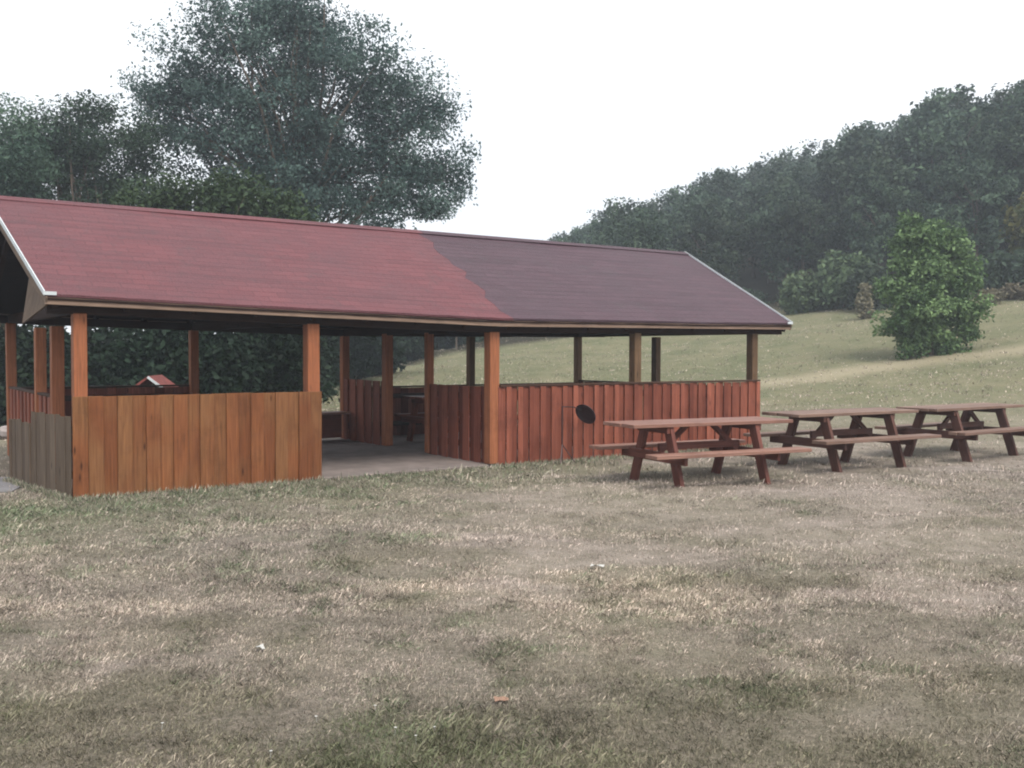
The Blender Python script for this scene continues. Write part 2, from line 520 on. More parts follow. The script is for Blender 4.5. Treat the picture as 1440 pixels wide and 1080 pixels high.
nt.links.new(c, b.inputs['Base Color']); b.inputs['Roughness'].default_value = .95; b.inputs['Specular IOR Level'].default_value = .1
hh = N(nt, 'ShaderNodeMath', operation='ADD'); nt.links.new(n2, hh.inputs[0]); nt.links.new(n3, hh.inputs[1])
bump(nt, hh.outputs[0], b, .8, .03)

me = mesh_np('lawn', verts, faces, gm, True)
for nm, fn in (('green', green_mask), ('straw', straw_mask), ('worn', worn_mask), ('track', track_mask), ('dark_tone', dark_tone_mask), ('wood', wood_mask)):
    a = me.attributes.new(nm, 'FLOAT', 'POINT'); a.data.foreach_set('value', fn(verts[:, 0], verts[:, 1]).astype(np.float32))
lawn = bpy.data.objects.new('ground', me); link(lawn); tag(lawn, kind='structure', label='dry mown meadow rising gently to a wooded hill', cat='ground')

# ---- grass: short dry blades and tufts over the near lawn (stuff)
gb, nt, b = newmat('grass blade')
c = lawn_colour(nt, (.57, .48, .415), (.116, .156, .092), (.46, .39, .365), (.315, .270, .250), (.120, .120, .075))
tone = attr(nt, 'tone').outputs['Fac']
c = mix(nt, 1.0, c, mix(nt, tone, (.30, .29, .28), (1.72, 1.68, 1.62)), 'MULTIPLY')
nt.links.new(c, b.inputs['Base Color']); b.inputs['Roughness'].default_value = .7; b.inputs['Specular IOR Level'].default_value = .2

def grass(n, ymin, ymax, hmin, hmax, wid, power=1.0):
    u = rng.random(n)
    y = ymin + (ymax - ymin) * u ** power
    x = (rng.random(n) * 2 - 1) * (y * .60 + 2.2)
    # clump them
    k = rng.integers(0, n, n)
    cl = rng.random(n) < .55
    x = np.where(cl, x[k % (n // 9)] + rng.normal(0, .05, n), x)
    y = np.where(cl, y[k % (n // 9)] + rng.normal(0, .05, n), y)
    t, s = to_local(x, y)
    ok = ~((t > -.15) & (t < LEN + .15) & (s > -.06) & (s < W + .1))
    w = worn_mask(x, y)
    ok &= rng.random(n) > w * .62
    x, y = x[ok], y[ok]; n = len(x)
    z = gz(x, y)
    g = green_mask(x, y)
    h = (hmin + (hmax - hmin) * rng.random(n) ** 2) * (.7 + .8 * g) * (.6 + .8 * vnoise(x * 3, y * 3, 41))
    az = rng.random(n) * 2 * np.pi
    lean = np.clip(rng.normal(.80, .40, n), .05, 1.4)
    dx, dy, dz = np.cos(az) * np.sin(lean), np.sin(az) * np.sin(lean), np.cos(lean)
    pa = az + np.pi / 2 + rng.normal(0, .4, n)
    wx, wy = np.cos(pa) * wid, np.sin(pa) * wid
    P = np.empty((n, 4, 3))
    P[:, 0] = np.stack([x - wx, y - wy, z - .006], 1)
    P[:, 1] = np.stack([x + wx, y + wy, z - .006], 1)
    mid = np.stack([x + dx * h * .55, y + dy * h * .55, z + (dz * .55 + .1) * h], 1)
    P[:, 2] = mid + np.stack([wx * .7, wy * .7, 0 * wx], 1)
    P[:, 3] = np.stack([x + dx * h, y + dy * h, z + dz * h], 1)
    F_ = np.arange(n * 4).reshape(n, 4)
    A = {k: np.repeat(v, 4) for k, v in dict(green=np.clip(g + rng.normal(-.02, .32, n), 0, 1), straw=np.clip(straw_mask(x, y) + rng.normal(0, .3, n), 0, 1),
                                             worn=worn_mask(x, y) * .8, dark_tone=np.clip(dark_tone_mask(x, y) + rng.normal(0, .2, n), 0, 1), tone=np.clip(rng.normal(0, .24, n) + .5 + .95 * (.55 * vnoise(x * 3.8, y * 4.6, 81) + .45 * vnoise(x * 10, y * 11, 82) - .5), 0, 1)).items()}
    return P.reshape(-1, 3), F_, A
def edge_grass(n):
    """taller unmown grass along the foot of the walls"""
    t = rng.random(n) * (LEN + .3) - .15
    ok = ~((t > BAY + .1) & (t < 2 * BAY - .1)) | (rng.random(n) < .25)
    t = t[ok]; s = -.07 - np.abs(rng.normal(0, .12, len(t)))
    q = len(t) // 3
    kx = rng.random(q)
    ex = -5.13 - 1.5 * kx - np.abs(rng.normal(0, .06, q)) * .7; ey = 11.36 + 1.56 * kx - np.abs(rng.normal(0, .06, q)) * .7 - .06
    x = np.concatenate([X0 + t * UX - s * UY, ex]); y = np.concatenate([Y0 + t * UY + s * UX, ey]); n = len(x)
    z = gz(x, y); h = .025 + .075 * rng.random(n) ** 2
    az = rng.random(n) * 6.28; ln = np.clip(rng.normal(.45, .3, n), .05, 1.2); wid = .004
    dx, dy, dz = np.cos(az) * np.sin(ln), np.sin(az) * np.sin(ln), np.cos(ln)
    P = np.empty((n, 4, 3)); wx, wy = -np.sin(az) * wid, np.cos(az) * wid
    P[:, 0] = np.stack([x - wx, y - wy, z - .02], 1); P[:, 1] = np.stack([x + wx, y + wy, z - .02], 1)
    P[:, 2] = np.stack([x + dx * h * .5 + wx * .7, y + dy * h * .5 + wy * .7, z + dz * h * .6], 1); P[:, 3] = np.stack([x + dx * h, y + dy * h, z + dz * h], 1)
    A = {k: np.repeat(v, 4) for k, v in dict(green=np.clip(rng.normal(.65, .3, n), 0, 1), straw=np.clip(rng.normal(.4, .3, n), 0, 1), worn=np.zeros(n), dark_tone=np.zeros(n), tone=np.clip(rng.normal(.5, .25, n), 0, 1)).items()}
    return P.reshape(-1, 3), np.arange(n * 4).reshape(n, 4), A
sets = [grass(420000, 3.2, 7.5, .010, .050, .0014, 1.15), grass(240000, 6.5, 14, .015, .065, .0024, 1.1), grass(50000, 13, 30, .03, .10, .006, 1.3), edge_grass(9000), grass(70000, 24, 62, .03, .09, .012, 1.2)]
V_ = np.concatenate([s[0] for s in sets]); off = 0; FF = []
for s in sets:
    FF.append(s[1] + off); off += len(s[0])
me = mesh_np('grass', V_, np.concatenate(FF), gb)
for k in ('green', 'straw', 'worn', 'dark_tone', 'tone'):
    a = me.attributes.new(k, 'FLOAT', 'POINT'); a.data.foreach_set('value', np.concatenate([s[2][k] for s in sets]).astype(np.float32))
go = bpy.data.objects.new('grass', me); link(go); tag(go, 'short dry grass blades with greener patches across the lawn', 'grass', kind='stuff')

# ------------------------------------------------------------------ shelter
shelter = empty('picnic_shelter', (X0, Y0, 0), TH, label='long open timber picnic shelter with red and purple shingle roof and plank parapets', cat='shelter')
HP = 1.20
E_O = .17
OL, OR = .40, .80
PROW = .24      # the left gable leans out towards the ridge
def he(t): 
    h = [2.372, 2.236, 2.285]
    return float(np.interp(t / BAY, [0, 2, 4], h)) if 0 <= t <= LEN else (h[0] + (h[0] - h[1]) * -t / BAY / 2 if t < 0 else h[2] + (h[2] - h[1]) * (t - LEN) / BAY / 2)
def hr(t):
    h = [3.82, 3.83, 3.845]
    return float(np.interp(t / BAY, [0, 2, 4], h)) if 0 <= t <= LEN else (h[0] if t < 0 else h[2])

# floor slab
fb = MB(); fb.box((LEN / 2, W / 2 + .02, -.05), (LEN - .04, W - .02, .16)); fb.build('floor_slab', M['concrete'], shelter, .01)

PW = .15
def post(t, s, h, mat='post', w=PW):
    p = MB(); z0 = .04
    tilt = random.uniform(-.008, .008)
    p.hexa([(t - w/2, s - w/2, z0), (t + w/2, s - w/2, z0), (t + w/2, s + w/2, z0), (t - w/2, s + w/2, z0),
            (t - w/2 + tilt, s - w/2, h), (t + w/2 + tilt, s - w/2, h), (t + w/2 + tilt, s + w/2, h), (t - w/2 + tilt, s + w/2, h)], random.uniform(.3, .8))
    return p.build('post', M[mat], shelter, .006)
for i in range(5):
    post(i * BAY, 0.075, he(i * BAY) - .20, 'post' if i < 3 else 'post_brown', w=.17 if i in (1, 2) else .15)
    post(i * BAY, W - .075, he(i * BAY) - .20, 'post' if i < 3 else 'post_brown', .14)
for t in (0, LEN):
    post(t, W / 2, 2.05, 'post' if t == 0 else 'post_brown', w=.14)
post(0, 1.45, 2.05, w=.15)
post(2 * BAY, 1.95, 2.05, 'post', w=.12); post(2 * BAY, 3.45, 2.05, w=.15)

def parapet(a, b, out, mat, h=HP, pw=.19, ow=1.10, con=.12, so=.030, rail='rail', railw=.0, jit=.006, z0=.0, name='parapet', parent=None, rough_top=.004):
    """board-on-board plank wall from a to b (local plan points); 'out' = +1/-1 side of the outer boards"""
    a, b = Vector((*a, 0)), Vector((*b, 0)); d = b - a; L = d.length; d.normalize()
    nrm = Vector((d.y, -d.x, 0)) * out
    n = max(1, round(L / (pw * .86))); step = L / n
    m = MB(); ang = math.atan2(d.y, d.x)
    Rz = Matrix.Rotation(ang, 3, 'Z')
    for i in range(n):
        c = a + d * (step * (i + .5))
        outer = i % 2
        w = step * (ow if outer else (2.12 - ow)) * random.uniform(.93, 1.05)
        th = .020 if so > .02 else .005
        o = .013 + (so if outer else 0) + random.uniform(0, .002)
        top = h + random.uniform(-rough_top, rough_top); bot = z0 + random.uniform(-.0, .02)
        rr = Rz @ Matrix.Rotation(random.uniform(-.004, .004), 3, 'Y')
        m.box(c + nrm * o + Vector((0, 0, (top + bot) / 2)), (w, th, top - bot), min(1, max(0, random.gauss(.5, .24) + (con if outer else -con))), rr)  # recessed boards toned darker than outer ones: recess shade put into the colour
    p = m.build(name, M[mat], parent or shelter, .004)
    # inner bearers
    k = MB()
    for z in (.28, h - .16):
        k.beam(a - nrm * .025 + Vector((0, 0, z)), b - nrm * .025 + Vector((0, 0, z)), .045, .09, .4)
    k.build('bearer', M['rail'], p)
    if rail:
        r = MB(); zc = h + .022
        r.beam(a + nrm * (.012 + railw) + Vector((0, 0, zc)), b + nrm * (.012 + railw) + Vector((0, 0, zc)), .085, .032, .5)
        r.build('cap_rail', M[rail], p, .004)
    return p
parapet((-.09, 0), (BAY + .095, 0), 1, 'plank_orange', rail=None, ow=1.02, con=.1)
parapet((2 * BAY + .075, 0), (LEN + .09, 0), 1, 'plank_red', pw=.125, ow=.90, con=.07)
parapet((0, W), (BAY, W), -1, 'plank_red', h=1.10)
parapet((2 * BAY, W), (LEN, W), -1, 'plank_red', h=1.00)
parapet((LEN, .1), (LEN, W - .1), 1, 'plank_red', h=1.06)
parapet((0, 1.5), (0, W - .1), -1, 'plank_red', h=1.12)
parapet((2 * BAY, .16), (2 * BAY, 1.95), -1, 'plank_red', rail=None)
parapet((2 * BAY, 3.5), (2 * BAY, W - .15), -1, 'plank_red', rail=None)

# plates, tie beams, rafters
for s in (.075, W - .075):
    for (t0, t1) in ((-OL + .05, 2 * BAY), (2 * BAY, LEN + OR - .05)):
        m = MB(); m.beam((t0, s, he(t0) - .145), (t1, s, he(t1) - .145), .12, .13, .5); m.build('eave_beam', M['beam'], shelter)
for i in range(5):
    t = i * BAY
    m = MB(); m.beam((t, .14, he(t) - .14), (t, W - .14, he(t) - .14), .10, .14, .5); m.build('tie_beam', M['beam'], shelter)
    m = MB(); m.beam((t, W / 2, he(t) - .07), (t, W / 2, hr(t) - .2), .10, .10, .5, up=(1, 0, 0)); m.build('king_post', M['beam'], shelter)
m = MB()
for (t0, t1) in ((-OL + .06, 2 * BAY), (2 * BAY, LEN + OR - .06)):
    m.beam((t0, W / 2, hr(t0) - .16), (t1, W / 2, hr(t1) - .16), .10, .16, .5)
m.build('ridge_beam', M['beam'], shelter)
nr = 17
for i in range(nr):
    t = -OL + .12 + (LEN + OL + OR - .24) * i / (nr - 1)
    m = MB()
    for sgn in (0, 1):
        s0, s1 = (-E_O + .06, W / 2 - .06) if not sgn else (W + E_O - .06, W / 2 + .06)
        m.beam((t, s0, he(t) - .122), (t, s1, hr(t) - .142), .06, .09, .5)
    m.build('rafter', M['beam'], shelter)

# roof slopes as subdivided slabs with a slightly uneven surface
def slope(t0, t1, rear, mat, name, prow=0.0, drop=0.0, thick=.030):
    nu, nv = int((t1 - t0) / .18), 14
    V, Fq, UV = [], [], []
    sl = math.hypot(W / 2 + E_O, 1.5)
    for layer in (0, 1):
        for j in range(nv + 1):
            for i in range(nu + 1):
                v = j / nv
                t = t0 + (t1 - t0) * i / nu - prow * v * (1 - i / nu)
                if t1 == TS and i == nu or t0 > TS and t0 < TS + .01 and i == 0: t += JIT[j]
                s = -E_O + (W / 2 + E_O) * v
                h = he(t) + (hr(t) - he(t)) * v
                wob = .009 * (float(vnoise(np.array([t * .9]), np.array([s * 1.3 + rear * 30]), 51)[0]) - .5) * 2
                edge = 0 if j else .006 * (random.random() - .5)
                ss = W - s if rear else s
                V.append((t, ss, h + wob + edge - drop - (thick if layer else 0)))
                UV.append((t, v * sl))
    n1 = (nu + 1) * (nv + 1)
    def q(a, b, c, d): Fq.append((a, b, c, d) if not rear else (d, c, b, a))
    for j in range(nv):
        for i in range(nu):
            a = j * (nu + 1) + i
            q(a, a + 1, a + nu + 2, a + nu + 1)
            q(n1 + a, n1 + a + nu + 1, n1 + a + nu + 2, n1 + a + 1)
    for i in range(nu):
        q(n1 + i, n1 + i + 1, i + 1, i)
        a = nv * (nu + 1) + i
        q(a, a + 1, n1 + a + 1, n1 + a)
    for j in range(nv):
        a = j * (nu + 1); q(n1 + a, a, a + nu + 1, n1 + a + nu + 1)
        a += nu; q(a, n1 + a, n1 + a + nu + 1, a + nu + 1)
    me = bpy.data.meshes.new(name); me.from_pydata(V, [], Fq)
    ul = me.uv_layers.new(name='UVMap')
    li = np.empty(len(me.loops), np.int32); me.loops.foreach_get('vertex_index', li)
    ul.data.foreach_set('uv', np.array(UV)[li].astype(np.float32).ravel())
    me.materials.append(mat); me.update()
    o = bpy.data.objects.new(name, me); link(o, shelter); return o
TS = 2.07 * BAY
JIT = [random.uniform(-.11, .11) - .10 * max(0, j / 14 - .6) for j in range(15)]
o = slope(-OL, TS, 0, M['roof_red'], 'roof_slope', PROW); o['label'] = 'faded red shingle roof slope'
o = slope(TS + .003, LEN + OR, 0, M['roof_purple'], 'roof_slope'); o['label'] = 'dull purple shingle roof slope'
slope(-OL, TS, 1, M['roof_red'], 'roof_slope', PROW); slope(TS + .003, LEN + OR, 1, M['roof_purple'], 'roof_slope')
# board ceiling under the shingles
for rear in (0, 1):
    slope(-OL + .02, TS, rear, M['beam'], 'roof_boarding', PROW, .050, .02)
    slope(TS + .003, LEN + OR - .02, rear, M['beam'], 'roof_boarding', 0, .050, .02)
# ridge cap
for (t0, t1, mt) in ((-OL - PROW, TS, 'roof_red'), (TS + .003, LEN + OR, 'roof_purple')):
    m = MB()
    tm = [t0 + (t1 - t0) * k / 12 for k in range(13)]
    for a, b_ in zip(tm[:-1], tm[1:]):
        for sg in (-1, 1):
            m.hexa([(a, W/2, hr(a) + .004), (b_, W/2, hr(b_) + .004), (b_, W/2 + sg * .13, hr(b_) - .058), (a, W/2 + sg * .13, hr(a) - .058),
                    (a, W/2, hr(a) + .014), (b_, W/2, hr(b_) + .014), (b_, W/2 + sg * .13, hr(b_) - .050), (a, W/2 + sg * .13, hr(a) - .050)], random.random(), (a, 0))
    m.build('ridge_cap', M[mt], shelter)
# fascias at the eaves
for s, sg in ((-E_O, -1), (W + E_O, 1)):
    for (t0, t1) in ((-OL + .0, 2 * BAY), (2 * BAY, LEN + OR)):
        m = MB(); so = s - sg * .022
        m.beam((t0, so, he(t0) - .078), (t1, so, he(t1) - .078), .024, .085, random.uniform(.4, .7)); m.build('fascia', M['fascia'], shelter, .003)
# gable rakes: timber board with a pale metal drip edge
for t, sg in ((-OL, -1), (LEN + OR, 1)):
    for rear in (0, 1):
        f = lambda s: (W - s if rear else s)
        tr = t - PROW if sg < 0 else t
        m = MB(); m.beam((t - sg * .014, f(-E_O), he(t) - .085), (tr - sg * .014, f(W / 2), hr(t) - .085), .022, .10, .5)
        bb = m.build('barge_board', M['gable'], shelter)
        m = MB(); m.beam((t + sg * .006, f(-E_O - .01), he(t) + .0), (tr + sg * .006, f(W / 2), hr(t) + .0), .014, .054, .5)
        m.box((t - sg * .05, f(-E_O - .012), he(t) + .004), (.14, .012, .04))
        m.build('drip_edge', M['white_metal'], bb)
    # corner gussets closing the foot of the gable
    for rear in (0, 1):
        f = lambda s: (W - s if rear else s)
        tt = t - sg * .05
        if sg < 0:
            k = (hr(t) - he(t)) / (W / 2 + E_O)
            top = lambda s: he(t) + k * (s + E_O) - .055
            pts = [(tt, f(-E_O + .01), he(t) - .06), (tt, f(-.02), he(t) - .13), (tt, f(1.62), 2.08), (tt, f(.84), top(.84))]
            m = MB(); m.poly_extrude(pts, (-.022, 0, 0), .6); m.build('gable_board', M['gable'], shelter)

# bench along the back of the middle bay, part of the shelter
m = MB()
m.box((1.5 * BAY, W - .35, .56), (BAY - .2, .42, .045), .9)
m.build('bench_seat', M['table_top'], shelter, .005)
m = MB(); m.box((1.5 * BAY, W - .20, .30), (BAY - .25, .03, .46), .2); m.build('bench_front', M['plank_red'], shelter)

# weathered plank wing splayed off the left front corner
wing = empty('plank_fence', (X0, Y0, 0), TH, label='low weathered grey plank fence off the left corner of the shelter', cat='fence')
def rel(x, y): return to_local(x, y)
p0 = rel(-5.13, 11.36); p1 = rel(-6.02, 12.25); p2 = rel(-6.62, 12.95)
parapet(p0, p1, -1, 'grey_plank', h=.97, ow=1.05, con=.02, so=.007, rail=None, name='board_panel', parent=wing, rough_top=.012)
parapet(p1, p2, -1, 'grey_plank', h=.83, ow=1.05, con=.02, so=.007, rail=None, name='board_panel', parent=wing, rough_top=.02)
for p in (p1, p2):
    m = MB(); m.box((p[0], p[1] + .07, .40), (.09, .09, .84), .3); m.build('post', M['grey_plank'], wing, .005)

# round pan on its iron arm in front of the red parapet
def fr(px, off):     # point on the front plane seen at pixel column px
    k = (px - 720) / 1373.1
    ox, oy = X0 + off * UY, Y0 - off * UX
    t = (k * oy - ox) / (UX - k * UY)
    return Vector((ox + t * UX, oy + t * UY, 0)), t
pp, tp = fr(825, .34); depth = pp.y
pz = at_depth(825, depth, 581)[1]
pan = empty('pan_stand', (pp.x, pp.y, 0), TH, label='round dark tilted pan on a thin iron stand before red planks', cat='pan stand')
m = MB()
Mx = Matrix.Translation((0, 0, pz)) @ (Matrix.Rotation(-TH, 4, 'Z') @ Vector((-.55, -.66, -.52)).to_track_quat('Z', 'Y').to_matrix().to_4x4())
m.lathe([(.001, -.02), (.10, -.018), (.165, 0.0), (.185, .03), (.178, .032), (.158, .006), (.1, -.008), (.001, -.01)], 28, .5, Mx)
m.build('pan', M['pan'], pan, 0, True)
m = MB(); m.tube([(-.06, .06, pz + .05), (-.20, .08, pz + .10), (-.42, .08, pz + .11)], [.011, .010, .010], 6); m.build('arm', M['iron'], pan)
m = MB(); m.tube([(-.42, .08, 0.02), (-.42, .08, pz + .12)], [.013, .012], 6)
m.tube([(-.42, .08, .30), (-.30, -.10, .02)], [.009, .009], 5); m.tube([(-.42, .08, .30), (-.56, -.06, .02)], [.009, .009], 5)
m.build('stand', M['iron'], pan)

# ------------------------------------------------------------------ picnic tables
def table_parts(root, top_m, leg_m, L=2.62):
    hx = .70
    m = MB()
    wd = .145
    for i in range(5):
        y = (i - 2) * (wd + .008)
        m.box((random.uniform(-.012, .012), y, .840 + random.uniform(-.002, .002)), (L, wd, .046), min(1, max(0, random.gauss(.5, .3))))
    m.build('tabletop', M[top_m], root, .004)
    for sg in (-1, 1):
        m = MB()
        for k in (0, 1):
            m.box((random.uniform(-.015, .015), sg * (.62 + k * .138), .482), (L - .12, .135, .046), min(1, max(0, random.gauss(.6, .25))))
        m.build('seat', M[top_m], root, .004)
    for sx in (-1, 1):
        x = sx * hx
        for sg in (-1, 1):
            m = MB()
            a, b_ = Vector((x, sg * .56, -.03)), Vector((x, sg * .27, .82))
            m.beam(a, b_, .145, .06, random.uniform(.2, .9), up=(1, 0, 0))
            m.build('leg', M[leg_m], root, .004)
        m = MB(); m.box((x + sx * .052, 0, .415), (.05, 1.48, .125), .5)
        m.build('seat_bearer', M[leg_m], root, .004)
        m = MB(); m.box((x + sx * .052, 0, .78), (.05, .70, .10), .5); m.build('top_bearer', M[leg_m], root, .004)
    m = MB(); m.box((0, 0, .53), (2 * hx - .06, .05, .09), .4); m.build('stretcher', M[leg_m], root, .004)
    for sx in (-1, 1):
        m = MB(); m.beam((sx * (hx - .05), .0, .45), (sx * .20, 0, .815), .045, .07, .4)
        m.build('brace', M[leg_m], root, .003)
tabs = [((2.56, 13.30), 26, 'table_top', 'table_leg', 'reddish wooden picnic table in front of the shelter parapet, nearest of the row'),
        ((5.08, 15.0), 30, 'table_old', 'table_oldleg', 'wooden picnic table standing between two others, middle of the row'),
        ((7.72, 16.75), 34, 'table_old', 'table_oldleg', 'wooden picnic table at the far right end of the row, by the grassy bank')]
for (x, y), a, tm, lm, lab in tabs:
    r = empty('picnic_table', (x, y, gz1(x, y) - .0), math.radians(a), label=lab, cat='picnic table', group='picnic tables in a row on the lawn')
    table_parts(r, tm, lm)
# dark table inside the right-hand room
it = empty('picnic_table', (0, 0, .04), TH, label='dark wooden table in shade inside the shelter', cat='picnic table')
tx, ty = 7.35, 3.55
it.location = (X0 + tx * UX - ty * UY, Y0 + tx * UY + ty * UX, .04)
table_parts(it, 'plank_red', 'plank_red', 1.9)

# ------------------------------------------------------------------ trees
def crown_mesh(name, lobes, ncl, per, leaf, mat, seed=0, crad=.7, shell=.45, tonevar=.25, flat=.75, droop=0.0):
    """leaf clusters through the lobes; lobes = (x,y,z,rx,ry,rz)"""
    r = np.random.default_rng(seed)
    Lb = np.array(lobes, float)
    wgt = (Lb[:, 3] * Lb[:, 4] + Lb[:, 4] * Lb[:, 5] + Lb[:, 3] * Lb[:, 5]); wgt /= wgt.sum()
    li = r.choice(len(Lb), ncl, p=wgt)
    d = r.normal(size=(ncl, 3)); d /= np.linalg.norm(d, axis=1)[:, None]
    rad = shell + (1 - shell) * r.random(ncl) ** .7
    rad *= 1 + .20 * r.normal(size=ncl)
    C = Lb[li, :3] + d * Lb[li, 3:] * rad[:, None]
    ct = np.clip(r.normal(.45, tonevar, ncl), 0, 1)
    cr = crad * (.55 + .9 * r.random(ncl))
    k = np.repeat(np.arange(ncl), per); n = len(k)
    off = np.clip(r.normal(size=(n, 3)), -1.4, 1.4) * .5; off[:, 2] *= flat
    P = C[k] + off * cr[k][:, None]
    nrm = r.normal(size=(n, 3)) + d[k] * .5 + np.array([0, 0, .6]); nrm /= np.linalg.norm(nrm, axis=1)[:, None]
    a = r.normal(size=(n, 3)); a[:, 2] -= droop; a -= nrm * (a * nrm).sum(1)[:, None]; a /= np.linalg.norm(a, axis=1)[:, None]
    b_ = np.cross(nrm, a)
    s = leaf * (.55 + .9 * r.random(n))[:, None]
    Q = np.empty((n, 4, 3))
    Q[:, 0] = P - a * s * .6; Q[:, 2] = P + a * s * .7 - nrm * s * .15
    Q[:, 1] = P + b_ * s * .34 + a * s * .05; Q[:, 3] = P - b_ * s * .34 + a * s * .05
    me = mesh_np(name, Q.reshape(-1, 3), np.arange(n * 4).reshape(n, 4), mat)
    at = me.attributes.new('tone', 'FLOAT', 'FACE')
    at.data.foreach_set('value', np.clip(ct[k] + r.normal(0, .08, n), 0, 1).astype(np.float32))
    return me, C

def limbs_mesh(name, h, r0, targets, seed=0, base_z=-.3, lean=(0, 0), nodes=.35, limb_r=.4):
    rd = random.Random(seed)
    m = MB()
    top = Vector((lean[0], lean[1], h))
    pts = [Vector((0, 0, base_z)), Vector((0, 0, 0.15))]
    rs = [r0 * 1.35, r0 * 1.08]
    for i in range(1, 6):
        f = i / 5
        pts.append(Vector((top.x * f + rd.uniform(-.1, .1) * h * .08, top.y * f + rd.uniform(-.1, .1) * h * .08, .15 + (h - .15) * f)))
        rs.append(r0 * (1 - .82 * f))
    m.tube(pts, rs, 9)
    for tg in targets:
        tg = Vector(tg)
        f = rd.uniform(nodes, .95)
        st = Vector((top.x * f, top.y * f, h * f)); 
        if st.z > tg.z - .1: st = Vector((top.x * nodes, top.y * nodes, max(.3, min(h * nodes, tg.z - .4))))
        mid = st.lerp(tg, .5) + Vector((rd.uniform(-.12, .12), rd.uniform(-.12, .12), .10)) * (tg - st).length
        lr = r0 * limb_r * rd.uniform(.5, 1.1) * (1 - .6 * f)
        m.tube([st, st.lerp(mid, .5), mid, mid.lerp(tg, .55), tg], [lr, lr * .8, lr * .6, lr * .4, lr * .14], 5, cap=False)
    return m

def tree(name, px, Y, lobes_px, leaf, ncl, per, mat, label, cat='tree', seed=1, trunk_r=.25, trunk_h=None, nlimb=30, crad=.7, depth=.9, shell=.45, group=None, tonevar=.25, sink=.05, droop=0.0):
    """lobes_px: (px, py, r) circles read from the photograph at distance Y"""
    sc = Y / 1373.1
    bx = (px - 720) * sc
    bz = gz1(bx, Y)
    root = empty(name, (bx, Y, bz), 0, label=label, cat=cat, group=group)
    r = np.random.default_rng(seed)
    lobes = []
    for (lx, ly, lr) in lobes_px:
        x, z = at_depth(lx, Y, ly)
        R_ = lr * sc
        lobes.append((x - bx, r.normal(0, R_ * .35), z - bz, R_, R_ * depth, R_))
    me, C = crown_mesh('crown', lobes, ncl, per, leaf, mat, seed, crad, shell, tonevar, droop=droop)
    o = bpy.data.objects.new('crown', me); link(o, root)
    th = trunk_h or max(l[2] for l in lobes) * .75
    sel = C[r.choice(len(C), min(nlimb, len(C)), replace=False)]
    limbs_mesh('trunk', th, trunk_r, [tuple(c) for c in sel if c[2] > .6], seed).build('trunk', M['bark'], root, 0, True)
    return root

tree('leafy_tree', 425, 35, [(385, 60, 70), (330, 60, 62), (450, 50, 66), (395, 15, 42), (260, 115, 58), (220, 150, 34), (510, 95, 62), (555, 125, 45), (590, 180, 52), (612, 245, 44),
      (500, 190, 85), (400, 160, 95), (300, 180, 75), (560, 255, 60), (455, 270, 70), (360, 260, 75), (600, 290, 36), (530, 300, 40), (620, 150, 22), (640, 215, 18), (240, 215, 40)],
     .090, 600, 220, M['leaf_big'], 'tallest broad dark tree rising behind the red roof', seed=3, trunk_r=.42, trunk_h=9.5, nlimb=90, crad=.82, shell=.35, tonevar=.32)
tree('leafy_tree', 120, 33, [(130, 160, 30), (125, 195, 42), (80, 200, 46), (175, 215, 42), (110, 250, 60), (190, 260, 45), (60, 260, 48), (200, 190, 26), (150, 300, 50)],
     .085, 230, 170, M['leaf_left'], 'medium tree with a narrow raised top left of the tallest tree', seed=5, trunk_r=.25, trunk_h=6.5, nlimb=30, crad=.7)
tree('leafy_tree', 5, 31, [(15, 200, 40), (-20, 185, 44), (40, 235, 38), (0, 260, 55), (-70, 210, 60), (-60, 270, 60), (20, 300, 50)],
     .085, 220, 170, M['leaf_left'], 'grey green tree at the left edge of the picture behind the roof', seed=6, trunk_r=.25, trunk_h=6.0, nlimb=30, crad=.7)
tree('leafy_tree', 320, 26, [(300, 282, 26), (255, 272, 22), (345, 262, 20), (330, 295, 40), (400, 300, 24), (225, 300, 34), (340, 330, 50), (170, 300, 30), (430, 320, 24), (280, 310, 40)],
     .10, 300, 60, M['leaf_green'], 'fresh green small tree just above the red roof ridge', seed=8, trunk_r=.14, trunk_h=3.6, nlimb=22, crad=.5)
tree('leafy_tree', -230, 30, [(-230, 230, 60), (-280, 250, 50), (-180, 260, 50), (-240, 300, 70), (-300, 310, 50)],
     .095, 220, 140, M['leaf_left'], 'grey green tree beyond the left picture edge', seed=61, trunk_r=.22, trunk_h=5.5, nlimb=26, crad=.75)
# the round bush on the slope
BUSH_Y = hit(1308, 500).y
br_ = random.Random(5)
outl = [(330, 1268, 1336), (350, 1248, 1362), (380, 1234, 1378), (410, 1228, 1387), (440, 1236, 1384), (470, 1250, 1368), (492, 1255, 1346)]
lob = [(1300, 385, 34), (1325, 420, 34), (1285, 430, 32), (1305, 465, 26)]
for y_, xa, xb in outl:
    for q_ in range(6):
        r_ = br_.uniform(9, 21)
        lob.append((br_.uniform(xa + r_ * .6, xb - r_ * .6), y_ + br_.uniform(-14, 12), r_))
tree('round_bush', 1308, BUSH_Y, lob, .105, 520, 95, M['leaf_bush'], 'large round bright green bush alone on the grassy slope', 'bush', seed=9, trunk_r=.10, trunk_h=2.4, nlimb=24, crad=.36, shell=.3, tonevar=.38)

